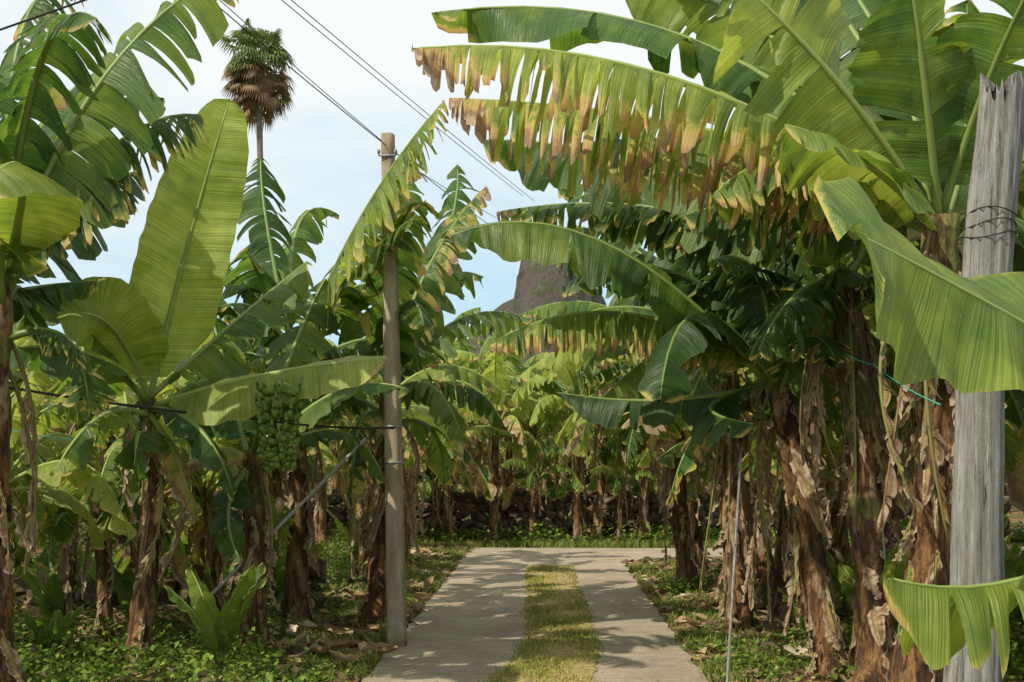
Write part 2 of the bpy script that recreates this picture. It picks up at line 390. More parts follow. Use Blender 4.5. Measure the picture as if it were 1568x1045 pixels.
# R1: big overhanging plant on the right
hero(gb(1392, 6.7), pt(1440, 330, 6.5), [
    (pt(1040, 122, 6.3), pt(632, 74, 6.1), 1.12, dict(tears=50, droop=1.1, hue=.8, dry=.13, tipdry=.6, nrm=(0, -.5, 1), M=6)),
    (pt(1110, 205, 6.9), pt(688, 150, 6.9), 1.3, dict(tears=80, droop=1.6, hue=.65, dry=.16, tipdry=.5, M=6)),
    (pt(1060, 60, 7.2), pt(660, 20, 7.4), .85, dict(tears=6, droop=.9, hue=.35, nrm=(0, -.5, 1))),
    (pt(1410, 80, 6.1), pt(1370, -170, 5.9), .9, dict(tears=3, nrm=CAM, droop=.15, hue=.5, wave=2)),
    (pt(1270, 110, 6.1), pt(1090, -60, 5.9), 1.05, dict(tears=8, nrm=(-.4, -.9, .7), droop=.4, hue=.8, wave=2)),
    (pt(1160, 40, 7.6), pt(860, -35, 7.9), 1.15, dict(tears=6, droop=.7, hue=.6, nrm=(0, -.9, .9))),
    (pt(1510, 130, 6.2), pt(1600, -60, 5.8), .8, dict(tears=3, nrm=CAM, droop=.3, hue=.35)),
    (pt(1250, 240, 6.4), pt(1090, 300, 6.2), .9, dict(tears=20, droop=1.0, hue=.55, dry=.08)),
    (pt(1330, 250, 6.0), pt(1200, 190, 5.6), .8, dict(tears=7, droop=.8, hue=.6)),
    (pt(1240, 300, 7.2), pt(1050, 330, 7.6), .95, dict(tears=30, droop=1.2, hue=.15)),
    (pt(1200, 230, 7.4), pt(880, 220, 7.9), 1.15, dict(tears=40, droop=1.3, hue=.4, dry=.06)),
    (pt(1340, 40, 7), pt(1220, -90, 7.4), .9, dict(tears=5, nrm=CAM, droop=.5, hue=.25)),
    (pt(1480, 200, 7.1), pt(1480, 0, 7.6), .9, dict(tears=5, nrm=CAM, droop=.4, hue=.3)),
    (pt(1540, 330, 7.0), pt(1640, 400, 7.0), .8, dict(tears=6, droop=.8, hue=.2)),
    (pt(1300, 100, 7.6), pt(1080, 60, 8.4), 1.05, dict(tears=14, droop=.8, hue=.15)),
    (pt(1250, -20, 7.2), pt(1000, -60, 7.6), 1.1, dict(tears=9, droop=.8, hue=.35, nrm=(0, -.8, .8))),
], r=(.12, .09), dead=8, green=.4, sheaths=30, Lr=(.8, 2.0))
# R0: close plant just off the right edge
hero((2.75, 4.3, 0), pt(1900, 670, 4.2), [
    (pt(1560, 490, 3.8), pt(1300, 352, 3.5), .80, dict(nrm=(.05, -.85, .75), tears=2, droop=.14, fold=.12, hue=.5, r0=.012, tipdry=.06, blunt=16, wave=3, dry=.02, M=9)),
    (pt(1620, 866, 4.0), pt(1352, 882, 3.8), .78, dict(tears=9, droop=1.9, hue=.6, r0=.012, nrm=(0, -.3, 1), wave=1.5, dry=.03)),
    (pt(1980, 300, 4.0), pt(2000, 0, 3.8), .6, dict(tears=5, droop=.5, hue=.5)),
    (pt(1760, 640, 4.2), pt(1580, 720, 4.3), .5, dict(tears=5, droop=.9, hue=.35)),
], dead=2)
# R2: leaning plant
hero(gb(1275, 8.6), pt(1190, 570, 9.0), [
    (pt(925, 372, 8.6), pt(678, 366, 8.3), .95, dict(tears=4, droop=1.1, hue=.4, nrm=(0, -.7, 1), wave=1.6)),
    (pt(965, 480, 8.8), pt(748, 528, 8.6), .82, dict(tears=56, droop=1.5, hue=.5, dry=.12)),
    (pt(1070, 480, 8.6), pt(1010, 620, 8.0), .8, dict(tears=4, droop=.6, hue=.1)),
    (pt(1020, 612, 9.5), pt(850, 600, 9.7), .6, dict(tears=4, droop=1.0, hue=.15, nrm=(0, -.7, 1))),
    (pt(1090, 380, 9.5), pt(905, 335, 10), .85, dict(tears=28, droop=1.1, hue=.25)),
    (pt(1260, 430, 8.4), pt(1330, 440, 8), .75, dict(tears=8, droop=1, hue=.25)),
    (pt(1200, 380, 9.6), pt(1110, 290, 10.2), .8, dict(tears=16, nrm=CAM, droop=.6, hue=.35)),
    (pt(1090, 620, 8.6), pt(1160, 650, 8.0), .6, dict(tears=5, droop=.8, hue=.12)),
    (pt(1240, 560, 8.5), pt(1300, 680, 8.3), .5, dict(tears=6, droop=.8, hue=.4)),
    (pt(1160, 420, 8.8), pt(1090, 400, 8.4), .8, dict(tears=24, droop=1.1, hue=.2)),
    (pt(1040, 420, 9.6), pt(860, 440, 10.2), .8, dict(tears=24, droop=1.0, hue=.2)),
], r=(.11, .08), dead=8, green=.15, sheaths=30, fill=4, Lr=(.9, 2.0))
# R3: second stem beside the wooden pole
hero(gb(1345, 8.0), pt(1290, 420, 8.4), [
    (pt(1180, 330, 8.6), pt(1040, 340, 9), .9, dict(tears=28, droop=1.1, hue=.2)),
    (pt(1250, 250, 8.8), pt(1170, 150, 9.2), .9, dict(tears=12, nrm=CAM, hue=.25)),
    (pt(1000, 260, 9), pt(735, 215, 9.5), 1.15, dict(tears=8, droop=1.0, hue=.38, nrm=(0, -.8, 1))),
    (pt(1020, 320, 9.5), pt(760, 325, 10), .9, dict(tears=40, droop=1.1, hue=.3, dry=.08)),
    (pt(1380, 330, 8.8), pt(1500, 300, 9.2), .9, dict(tears=8, droop=.8, hue=.3)),
    (pt(1380, 440, 8.0), pt(1430, 600, 7.8), .5, dict(tears=12, droop=1, hue=.3)),
    (pt(1220, 450, 8), pt(1160, 540, 7.8), .8, dict(tears=20, droop=1, hue=.2)),
    (pt(1050, 290, 9.6), pt(870, 310, 10.2), 1.1, dict(tears=14, droop=.9, hue=.2, nrm=(0, -.6, 1))),
], r=(.12, .09), dead=9, green=.45, sheaths=34, fill=5, Lr=(.9, 2.2))
# R4/R5: plants reaching over the road further on
hero(gb(1130, 11.2), pt(1120, 520, 11.3), [
    (pt(980, 400, 11.4), pt(835, 390, 11.6), 1.05, dict(tears=28, droop=1.0, hue=.3)),
    (pt(970, 470, 11.0), pt(840, 510, 10.8), .9, dict(tears=26, droop=1.0, hue=.5)),
    (pt(1000, 330, 11.8), pt(850, 285, 12.2), 1.1, dict(tears=14, droop=.8, hue=.2, nrm=(0, -.6, 1))),
    (pt(1010, 540, 11.0), pt(900, 640, 10.8), .75, dict(tears=8, droop=.8, hue=.6)),
    (pt(1080, 340, 11.5), pt(1000, 230, 12), .9, dict(tears=12, nrm=CAM, hue=.2)),
    (pt(970, 380, 12), pt(860, 350, 12.6), 1.0, dict(tears=10, droop=.8, hue=.3, nrm=(0, -.9, .7))),
], fill=7, fl=1.9, dead=10, green=.1, r=(.10, .07), sheaths=20, Lr=(1., 2.4))
hero(gb(1055, 14.2), pt(1040, 560, 14.2), [
    (pt(930, 470, 14.2), pt(800, 480, 14.2), .95, dict(tears=24, droop=1.0, hue=.45)),
    (pt(920, 520, 14.0), pt(790, 580, 13.8), .85, dict(tears=16, droop=1.0, hue=.8)),
    (pt(940, 410, 14.6), pt(830, 370, 15), 1.05, dict(tears=14, droop=.9, hue=.3, nrm=(0, -.7, 1))),
    (pt(960, 580, 13.8), pt(880, 650, 13.6), .8, dict(tears=8, droop=.8, hue=.6)),
], fill=7, fl=2.0, dead=9, green=.1, r=(.10, .07), sheaths=20, Lr=(1., 2.4))

# ---------------------------------------------------------------- generic plants (shared meshes)
variants = []
for i in range(9):
    B = MB(); H = 1.95+.13*i
    top = np.array([R.uniform(-.25, .25), R.uniform(-.25, .25), H])
    stem(B, (0, 0, 0), top, .10, .065, R.uniform(.0, .4), 14)
    crown(B, top, 10+i % 3, 2.15, az0=i, w=.80, elmin=-25, hue=.44+.09*(i % 3), M=3)
    dead_leaves(B, top, 5)
    variants.append(B.mesh('banana_plant_mesh', PLANTM))
B = MB()   # sucker
for i in range(6):
    a = i*2.4; h = np.array([math.cos(a), math.sin(a), 0]); l = R.uniform(.7, 1.1)
    leaf(B, (0, 0, .1), h*.15*l+[0, 0, .6*l], h*.5*l+[0, 0, 1.0*l], .26, nrm=[0, 0, 1]-h*.6, tears=1, droop=.3, hue=.5, M=3, r0=.012)
B.tube(np.array([[0, 0, 0], [0, 0, .3]]), [.05, .03], 8, (.8, 0, 0), 2)
sucker = B.mesh('banana_sucker_mesh', PLANTM)
def inst(me, name, x, y, s, rot, sz=None):
    o = bpy.data.objects.new(name, me); bpy.context.collection.objects.link(o)
    o.location = (x, y, 0); o.scale = (s, s, sz or s); o.rotation_euler = (R.uniform(-.08, .08), R.uniform(-.08, .08), rot); return o
spots = []
def ok(x, y, dmin):
    return all((x-a)**2+(y-b)**2 > dmin**2 for a, b in spots)
fixed = [(-4.4, 10.4, .75), (-3.0, 12.6, .8), (-2.5, 15.2, .85), (-2.3, 17.6, .9), (-4.9, 13.5, .9), (-6.4, 11.5, .95), (-3.9, 16.5, .9), (-3.6, 14.4, .8),
         (-3.4, 10.9, .65), (-4.2, 8.9, .62), (-5.0, 9.8, .7), (-3.75, 9.7, .6), (-2.9, 10.1, .55),
         (3.2, 10.8, 1.2), (2.5, 12.8, 1.1), (2.15, 16.3, 1.05), (3.2, 16.9, 1.1), (4.4, 12.5, 1.35), (4.2, 9.6, 1.3), (5.4, 10.8, 1.4), (3.9, 15, 1.3), (3.2, 13.9, 1.15),
         (2.9, 9.4, .9), (2.4, 11.6, .75), (3.0, 15.3, .8),
         (-2.6, 21.7, 1.0), (-1.84, 21.9, .85), (-1.03, 21.9, .95), (.6, 21.9, .85), (.95, 22.05, .9), (1.85, 21.9, .9), (2.7, 21.8, 1.0), (-3.4, 21.8, 1.0),
         (-.3, 21.95, .6), (1.4, 22.0, .55), (-2.2, 22.0, .6),
         (-1.5, 23.8, 1.0), (-.2, 23.7, .95), (1.4, 23.8, 1.0), (-3.0, 23.8, 1.1), (2.8, 24.2, 1.1), (-.9, 25.7, 1.1), (.7, 25.9, 1.1), (-2.5, 26, 1.15), (2.2, 26.3, 1.15),
         (-6.0, 8.0, .75), (3.6, 8.0, 1.1), (4.8, 7.6, 1.3), (5.6, 6.0, 1.3)]
for x, y, s in fixed:
    spots.append((x, y)); far = 21 < y < 27
    inst(variants[int(R.integers(9))], 'banana_plant', x, y, s*(.85 if far else 1), R.uniform(0, 6.28), s*(1.12 if far else 1))
tries = 0
while len(spots) < 236 and tries < 9000:
    tries += 1
    y = R.uniform(9, 60); x = R.uniform(-.55*y-3, .5*y+4)
    if y < 23.5 and -2.9 < x < 2.6: continue
    if y < 13 and -6 < x < 0: continue
    if 17.8 < y < 22.9 and x > 0 and x < 6: continue
    if not ok(x, y, 1.5 if y < 34 else 2.0): continue
    spots.append((x, y))
    s = R.uniform(.72, 1.0) if x < 0 else R.uniform(.95, 1.3)
    if y > 22.9: s = R.uniform(.95, 1.18)
    inst(variants[int(R.integers(9))], 'banana_plant', x, y, s, R.uniform(0, 6.28))
for _ in range(44):
    y = R.uniform(8.5, 20); sd = R.choice([-1, 1]); x = sd*R.uniform(2.4, .45*y+.5)
    if 17.8 < y < 21.5 and x > 0: continue
    inst(sucker, 'banana_sucker', x, y, R.uniform(.45, .95), R.uniform(0, 6.28))
for x, y, s in [(2.45, 8.2, 1.0), (2.3, 10.0, .5), (-1.2, 24.5, 1.), (.9, 24.6, 1.2), (2.0, 23.4, 1), (-2.4, 24.9, 1.2), (.1, 27, 1.2)]:
    inst(sucker, 'banana_sucker', x, y, s, R.uniform(0, 6.28))

# ---------------------------------------------------------------- ground, road
m, nt = newmat('soil')
geo = N(nt, 'ShaderNodeNewGeometry'); pos = geo.outputs['Position']
n1 = noise(nt, pos, 1.1, 4); n2 = noise(nt, pos, 22, 5, .7)
c1 = ramp(nt, n2, [(.3, (.08, .052, .03)), (.5, (.24, .16, .09)), (.7, (.42, .30, .18))])
c2 = ramp(nt, n2, [(.3, (.03, .045, .012)), (.7, (.14, .17, .045))])
finish(nt, mix(nt, ramp(nt, n1, [(.48, (0, 0, 0)), (.62, (1, 1, 1))]), c1, c2), .95, bump(nt, n2, 1., .05), .1)
M_SOIL = m
B = MB()
xs = np.unique(np.r_[np.linspace(-600, -20, 12), np.linspace(-20, 20, 90), np.linspace(20, 600, 12)])
ys = np.unique(np.r_[np.linspace(-60, -5, 8), np.linspace(-5, 45, 110), np.linspace(45, 900, 14)])
X, Y = np.meshgrid(xs, ys, indexing='ij')
def gz(X, Y):
    z = .05*np.sin(X*1.7+Y*.6)+.04*np.sin(Y*2.3-X*.8)+.03*np.sin(X*5.1)*np.sin(Y*4.3)
    road = np.clip((np.abs(X+.05)-1.7)/1.2, 0, 1)
    end = np.where((Y > 17.5) & (Y < 22) & (X > -1.8), 0, 1)
    return (z+.04)*road*end-.006+np.where(Y > 22.8, .15, 0)
B.grid(np.stack([X, Y, gz(X, Y)], -1), np.zeros(X.shape+(2,)), np.zeros(X.shape+(3,)), 0)
B.obj('ground', [M_SOIL])

m, nt = newmat('concrete_road')
geo = N(nt, 'ShaderNodeNewGeometry'); pos = geo.outputs['Position']
a1 = noise(nt, pos, 1.6, 5, .7); a2 = noise(nt, pos, 55, 4, .85); a3 = noise(nt, mapping(nt, pos, (1, 6, 1)), 2.5, 5, .7)
c = ramp(nt, a1, [(.3, (.30, .25, .195)), (.7, (.48, .415, .335))])
c = mix(nt, .75, c, ramp(nt, a2, [(.32, (.5, .49, .47)), (.68, (1.35, 1.32, 1.27))]), 'MULTIPLY')
c = mix(nt, .4, c, ramp(nt, a3, [(.4, (.62, .58, .52)), (.6, (1.1, 1.1, 1.1))]), 'MULTIPLY')
finish(nt, c, .9, bump(nt, a2, .8, .012), .2)
M_ROAD = m
def ribbon(name, L, Rr, z, mat, thick=0):
    B = MB(); L = np.array(L, float); Rr = np.array(Rr, float)
    t = np.linspace(0, 1, 7)[None, :, None]
    P2 = L[:, None]*(1-t)+Rr[:, None]*t
    P = np.concatenate([P2, np.full(P2.shape[:2]+(1,), z)], -1)
    if thick:
        lo = P.copy(); lo[..., 2] -= thick
        P = np.concatenate([lo[:, :1], P, lo[:, -1:]], 1)
    B.grid(P, np.zeros(P.shape[:2]+(2,)), np.zeros(P.shape[:2]+(3,)), 0)
    return B.obj(name, [mat], smooth=False)
yl = np.concatenate([np.arange(-15, 17.6, .2)])
jit = lambda n, a: R.uniform(-a, a, n)
Lr = [(-1.37+j, y) for y, j in zip(yl, jit(len(yl), .03))]+[(-1.4, 18), (-1.42, 19), (-1.42, 20), (-1.42, 20.9)]
Rr_ = [(1.21+j, y) for y, j in zip(yl, jit(len(yl), .03))]+[(1.3, 18), (1.55, 18.6), (2.2, 19.0), (2.3, 20.75)]
ribbon('concrete_road', Lr, Rr_, .012, M_ROAD, .08)
ribbon('concrete_side_road', [(2.22, 19.03), (4, 19.2), (12, 19.4)], [(2.3, 20.76), (4, 20.9), (12, 21.2)], .008, M_ROAD, .05)

M_STRIP = mat_simple('strip_soil', 14, [(.35, (.17, .13, .055)), (.5, (.31, .26, .10)), (.7, (.43, .33, .17))], .95, .6, .03)
ys_ = np.arange(-8, 17.5, .12)
def sl(y): return np.interp(y, [0, 8, 8.7, 9.6, 11.3, 17.4], [-.5, -.48, -.40, -.24, -.19, -.31])
def sr(y): return np.interp(y, [0, 8, 9.3, 10, 13, 17.4], [.33, .33, .40, .46, .44, .38])
ribbon('road_strip', [(sl(y)+R.uniform(-.035, .035), y) for y in ys_], [(sr(y)+R.uniform(-.035, .035), y) for y in ys_], .018, M_STRIP)

M_GRASS = mat_attr('grass_blades', [(0, (.15, .19, .03)), (.4, (.30, .32, .06)), (.75, (.47, .41, .14)), (1, (.45, .31, .16))], .6, .3)
M_VGRASS = mat_attr('verge_blades', [(0, (.09, .15, .02)), (.4, (.19, .25, .045)), (.75, (.37, .34, .10)), (1, (.40, .27, .14))], .6, .3)
def blades(B, X, Y, Z, h, w, pr):
    n = len(X); a = R.uniform(0, 2*np.pi, n); b = R.uniform(0, 2*np.pi, n)
    sx = np.stack([np.cos(a), np.sin(a), a*0], -1)*w[:, None]
    ln = np.stack([np.cos(b), np.sin(b), a*0], -1)*(h*R.uniform(.2, .9, n))[:, None]
    base = np.stack([X, Y, Z], -1); tip = base+ln; tip[:, 2] += h
    midp = base+ln*.35; midp[:, 2] += h*.62
    B.polys(np.stack([base-sx, base+sx, midp+sx*.7, midp-sx*.7], 1), np.stack([pr, pr*0, pr*0], -1), 0)
    B.polys(np.stack([midp-sx*.7, midp+sx*.7, tip], 1), np.stack([pr, pr*0, pr*0], -1), 0)
B = MB()
n = 22000
Y = 7+(R.random(n)**1.3)*10.4; t = R.random(n); X = sl(Y)+(sr(Y)-sl(Y))*t
bare = np.exp(-((X-.22)/.15)**2)*np.clip(np.sin(Y*.9+1)*.6+.5+(Y > 13.5)*.4, 0, 1)
patch = np.sin(X*9+Y*2.3)+np.sin(Y*5.7-X*6)
keep = (R.random(n) > bare*.93) & (patch+R.normal(0, .5, n) > -.8)
X, Y, patch = X[keep], Y[keep]+R.normal(0, .03, keep.sum()), patch[keep]
edge = R.normal(0, .04, len(X))
pr = np.clip(R.normal(.46, .24, len(X))+.4*bare[keep]-.16*patch, 0, 1)
blades(B, X+edge, Y, np.full(len(X), .018), R.uniform(.010, .036, len(X)), R.uniform(.003, .007, len(X)), pr)
B.obj('road_grass', [M_GRASS])
B = MB(); n = 60000
Y = R.uniform(7, 23, n); sd = R.choice([-1, 1], n); off = np.abs(R.normal(0, .6, n))
X = np.where(sd < 0, -1.38-off, 1.22+off)
clump = np.sin(X*5+Y*3.1)+np.sin(Y*4.7-X*2)+R.normal(0, .5, n)
k = (clump > .25) & ~((Y > 18) & (Y < 21.2) & (X > 0)); X, Y = X[k], Y[k]
blades(B, X, Y, gz(X, Y), R.uniform(.03, .13, len(X)), R.uniform(.004, .009, len(X)), np.clip(R.normal(.35, .25, len(X)), 0, 1))
n = 9000; Y = R.uniform(20.95, 22.3, n); X = R.uniform(-7, 6, n)
blades(B, X, Y, gz(X, Y), R.uniform(.04, .16, n), R.uniform(.006, .014, n), np.clip(R.normal(.35, .22, n), 0, 1))
B.obj('verge_grass', [M_VGRASS])

M_WEED = mat_attr('weed_leaves', [(0, (.05, .11, .015)), (.5, (.12, .20, .025)), (1, (.27, .35, .05))], .55, .35)
def leaflets(B, C, size, pr, mat=0, flat=.6):
    n = len(C); a = R.uniform(0, 2*np.pi, n)
    d1 = nz(np.stack([np.cos(a), np.sin(a), R.normal(0, flat, n)], -1)); d2 = nz(np.cross(d1, np.stack([R.normal(0, .4, n), R.normal(0, .4, n), np.ones(n)], -1)))
    s = size[:, None]
    V = np.stack([C, C+d1*s*.45+d2*s*.33, C+d1*s, C+d1*s*.45-d2*s*.33], 1)
    V[:, 2, 2] -= size*.2
    B.polys(V, np.stack([pr, pr*0, pr*0], -1), mat)
B = MB(); cs = []
nc = 2900
cy = R.uniform(7.5, 24, nc)**1.0; sd = R.choice([-1, 1], nc, p=[.6, .4]); cx = np.where(sd < 0, -R.uniform(1.55, 1.6+.42*cy, nc), R.uniform(1.4, 1.5+.38*cy, nc))
bareverge = (cx < 0) & (cx > -2.5) & (cy > 10.5) & (R.random(nc) < .75)
k = (np.sin(cx*1.9+1)+np.sin(cy*1.3+cx) > -.5) & ~((cx > 0) & (cy > 17.8) & (cy < 21.2)) & ~bareverge; cx, cy = cx[k], cy[k]
for x, y in zip(cx, cy):
    m_ = int(R.integers(25, 60)); r = R.uniform(.08, .28); h = R.uniform(.08, .42)
    if abs(x) < 1.9: h *= .55
    p = R.normal(0, r*.6, (m_, 3)); p[:, 2] = np.abs(R.uniform(.02, h, m_)); p[:, 0] += x; p[:, 1] += y
    cs.append(p)
for _ in range(190):
    y = R.choice([R.uniform(21.7, 22.2), R.uniform(22.9, 30), R.uniform(22.9, 30)]); x = R.uniform(-8, 7); m_ = 80
    p = R.normal(0, .25, (m_, 3)); p[:, 2] = np.abs(R.uniform(.02, R.uniform(.15, .45 if y < 22.5 else 1.3), m_)); p[:, 0] += x; p[:, 1] += y; cs.append(p)
C = np.concatenate(cs)
leaflets(B, C, R.uniform(.025, .075, len(C))*np.where(C[:, 1] > 21, 1.7, 1), np.clip(R.normal(.5, .25, len(C)), 0, 1))
B.obj('weeds', [M_WEED])
B = MB(); n = 26000
C = np.stack([R.uniform(-60, 60, n), R.uniform(60, 68, n), R.random(n)*0], -1)
C[:, 2] = R.random(n)*(3.4+.9*np.sin(C[:, 0]*.9)+.7*np.sin(C[:, 0]*2.3+1))
leaflets(B, C, R.uniform(.4, 1.3, n), np.clip(R.normal(.35, .3, n), 0, 1))
B.obj('distant_foliage', [M_WEED])

# leaf litter
M_LIT = mat_attr('dry_litter', [(0, (.07, .045, .024)), (.4, (.23, .14, .07)), (.75, (.43, .30, .17)), (1, (.56, .47, .35))], .8, .12)
B = MB(); n = 20000
Y = R.uniform(6.5, 24, n); sd = R.choice([-1, 1], n, p=[.6, .4]); X = np.where(sd < 0, -1.40-np.abs(R.normal(0, 2.2, n)), 1.24+np.abs(R.normal(0, 1.8, n)))
k = ~((X > 0) & (Y > 18) & (Y < 21.2)); X, Y = X[k], Y[k]; n = len(X)
a = R.uniform(0, 2*np.pi, n); ln = .02+.13*R.random(n)**3; w = ln*R.uniform(.08, .35, n)
d = np.stack([np.cos(a), np.sin(a), a*0], -1); s_ = np.stack([-np.sin(a), np.cos(a), R.normal(0, .6, n)], -1)
c0 = np.stack([X, Y, gz(X, Y)+.012+R.random(n)*.02], -1); pr = np.clip(R.normal(.5, .25, n), 0, 1)
up = np.stack([a*0, a*0, ln*R.uniform(.0, .6, n)], -1)
A = c0-d*ln[:, None]; M1 = c0+up*.6+s_*(ln*R.normal(0, .15, n))[:, None]; E = c0+d*ln[:, None]*.9+up*R.uniform(-.1, 1, n)[:, None]
W = s_*w[:, None]
pr3 = np.stack([pr, pr*0, pr*0], -1)
B.polys(np.stack([A-W*.3, A+W*.3, M1+W, M1-W], 1), pr3, 0); B.polys(np.stack([M1-W, M1+W, E+W*.1, E-W*.1], 1), pr3, 0)
n = 340; X = R.uniform(-1.3, 1.15, n); Y = R.uniform(7.5, 20, n); a = R.uniform(0, 6.28, n); ln = R.uniform(.008, .03, n)
d = np.stack([np.cos(a), np.sin(a), a*0+.2], -1)*ln[:, None]; s_ = np.stack([-np.sin(a), np.cos(a), a*0], -1)*ln[:, None]*.5; c0 = np.stack([X, Y, a*0+.022], -1); pr = R.uniform(.2, .9, n)
B.polys(np.stack([c0-d*.2, c0+s_, c0+d, c0-s_], 1), np.stack([pr, pr*0, pr*0], -1), 0)
for x, y, q in [(-1.75, 9.2, 6), (-1.95, 9.6, 5), (-3.3, 9.5, 3), (2.0, 9.0, 2), (1.9, 10.8, 2), (2.3, 8.1, 3), (-1.7, 12, 3), (-1.8, 14, 3), (-4, 9, 3), (-2.6, 10, 2)]:
    for _ in range(q):
        a = R.uniform(0, 6.28); dd = np.array([math.cos(a), math.sin(a), R.uniform(-.1, .5)]); p = np.array([x, y, .09])+R.normal(0, .18, 3)*[1, 1, .1]
        s3 = np.linspace(-1, 1, 8)[:, None]; side = np.array([-dd[1], dd[0], 0])
        vv = np.linspace(-1.4, 1.4, 6)+R.uniform(-.5, .5)
        wd = R.uniform(.02, .06)*np.sqrt(1-s3**2*.9)*(1+R.uniform(-.35, .35, (8, 1)))
        P = p+dd*s3[:, None]*R.uniform(.08, .22)+side*(np.sin(vv)[None, :]*wd)[..., None]+np.array([0, 0, 1.])*((1-np.cos(vv))[None, :]*wd+.06*s3**2)[..., None]
        B.grid(P, np.zeros(P.shape[:2]+(2,)), np.tile(np.array([R.uniform(.4, 1), 0, 0.]), P.shape[:2]+(1,)), 0)
B.obj('leaf_litter', [M_LIT])

# ---------------------------------------------------------------- stone wall + stones
M_STONE = mat_simple('basalt_stone', 7, [(.3, (.035, .026, .02)), (.5, (.11, .078, .052)), (.72, (.26, .18, .12))], .9, .7, .04)
import bmesh
bm = bmesh.new(); bmesh.ops.create_icosphere(bm, subdivisions=2, radius=1)
SV = np.array([v.co[:] for v in bm.verts]); SF = np.array([[v.index for v in f.verts] for f in bm.faces]); bm.free()
def stone(B, c, sx, sy, sz):
    a = R.normal(0, 1, (3, 3)); V = SV.copy()
    V = np.sign(V)*np.abs(V)**.65
    V = V*(1+.2*np.sin(V@a*2.0).sum(1, keepdims=True)/2)
    th = R.uniform(-.4, .4); c_, s_ = math.cos(th), math.sin(th)
    V = V*[sx, sy, sz]; V = np.stack([V[:, 0]*c_-V[:, 2]*s_, V[:, 1], V[:, 0]*s_+V[:, 2]*c_], -1)+np.asarray(c)
    B.v.append(V); B.uv.append(np.zeros((len(V), 2))); B.p.append(np.zeros((len(V), 3)))
    B.f += (SF+B.n).tolist(); B.m += [0]*len(SF); B.n += len(V)
B = MB()
for row in range(7):
    x = -9+R.uniform(0, .3)
    while x < 9:
        w = R.uniform(.06, .2)
        if row < 6 or R.random() < .5: stone(B, (x+w, 22.5+R.uniform(-.08, .08)+row*.03, .08+row*.145+R.uniform(-.03, .03)), w*1.0, .17, R.uniform(.07, .12))
        x += 2*w*.93
B.obj('stone_wall', [M_STONE], smooth=False)
B = MB()
for _ in range(70):
    sd = R.choice([-1, 1]); y = R.uniform(8, 20); x = (-1.7-abs(R.normal(0, .9))) if sd < 0 else 1.6+abs(R.normal(0, .9)); s = R.uniform(.03, .1)
    stone(B, (x, y, s*.5), s, s*.9, s*.7)
for i in range(60):
    stone(B, (-2.6-(i % 26)*.23, 12.6+R.uniform(-.1, .1), .12+(i//26)*.17+R.uniform(-.03, .03)), .15, .15, .11)
B.obj('field_stones', [M_STONE], smooth=False)

# ---------------------------------------------------------------- poles, wires
m, nt = newmat('weathered_concrete')
geo = N(nt, 'ShaderNodeNewGeometry'); pos = geo.outputs['Position']
a1 = noise(nt, mapping(nt, pos, (1, 1, .2)), 9, 6, .7); a2 = noise(nt, pos, 70, 3, .8); a3 = noise(nt, mapping(nt, pos, (1, 1, .5)), 3.5, 4, .7)
c = ramp(nt, a1, [(.3, (.26, .21, .155)), (.6, (.43, .36, .27)), (.8, (.52, .46, .37))])
c = mix(nt, .6, c, ramp(nt, a2, [(.35, (.65, .65, .65)), (.65, (1.2, 1.2, 1.2))]), 'MULTIPLY')
c = mix(nt, .6, c, ramp(nt, a3, [(.4, (.62, .57, .48)), (.6, (1.05, 1.05, 1.05))]), 'MULTIPLY')
finish(nt, c, .9, bump(nt, a2, .6, .01), .2); M_CONC = m
m, nt = newmat('grey_wood')
geo = N(nt, 'ShaderNodeNewGeometry'); pos = geo.outputs['Position']
a1 = noise(nt, mapping(nt, pos, (6, 6, .25)), 9, 6, .75, .3); a2 = noise(nt, mapping(nt, pos, (1, 1, .35)), 5, 4, .7)
vo = N(nt, 'ShaderNodeTexVoronoi'); vo.inputs['Scale'].default_value = 5.5; nt.links.new(mapping(nt, pos, (1, 1, .55)), vo.inputs['Vector'])
c = ramp(nt, a1, [(.34, (.06, .058, .055)), (.44, (.30, .30, .295)), (.7, (.54, .535, .52))])
c = mix(nt, .7, c, ramp(nt, a2, [(.4, (.68, .65, .61)), (.6, (1.1, 1.1, 1.1))]), 'MULTIPLY')
c = mix(nt, ramp(nt, vo.outputs['Distance'], [(.07, (.85, .85, .85)), (.13, (0, 0, 0))]), c, (.07, .055, .045))
finish(nt, c, .85, bump(nt, a1, 1., .03), .2); M_WOOD = m
M_STEEL = mat_simple('galvanised_steel', 20, [(.3, (.22, .22, .22)), (.7, (.34, .34, .34))], .5, .1)
M_CABLE = mat_simple('black_cable', 20, [(.3, (.015, .015, .016)), (.7, (.03, .03, .03))], .6, .05)
M_CORD = mat_simple('teal_cord', 20, [(.3, (.03, .30, .26)), (.7, (.06, .42, .36))], .7, .05)
B = MB()
base = np.array([(608-837)*10.1/F, 10.1, 0]); topp = pt(594, 206, 10.1)
k = 40; s_ = np.linspace(0, 1, k); path = base+(topp-base)*s_[:, None]
th = np.arange(16)/16*2*np.pi+math.pi/16
sq = 1/np.maximum(np.abs(np.cos(th)), np.abs(np.sin(th))); sq = np.minimum(sq, 1.22)
rm = (.078-.026*s_)[:, None]*sq*(1+R.uniform(-.02, .02, (k, 16)))
B.tube(path, rm, 16, (0, 0, 0), 0)
for zz, ww in ((.955, .075),):
    p = base+(topp-base)*zz
    B.tube(np.array([p+[-ww, -.065, 0], p+[ww, -.065, 0]]), .010, 8, (0, 0, 0), 1)
    for e in (-ww, ww):
        B.tube(np.array([p+[e, -.065, 0], p+[e, -.065, .02], p+[e, -.065, .025], p+[e, -.065, .05], p+[e, -.065, .055]]), [.008, .008, .016, .015, .008], 10, (0, 0, 0), 1)
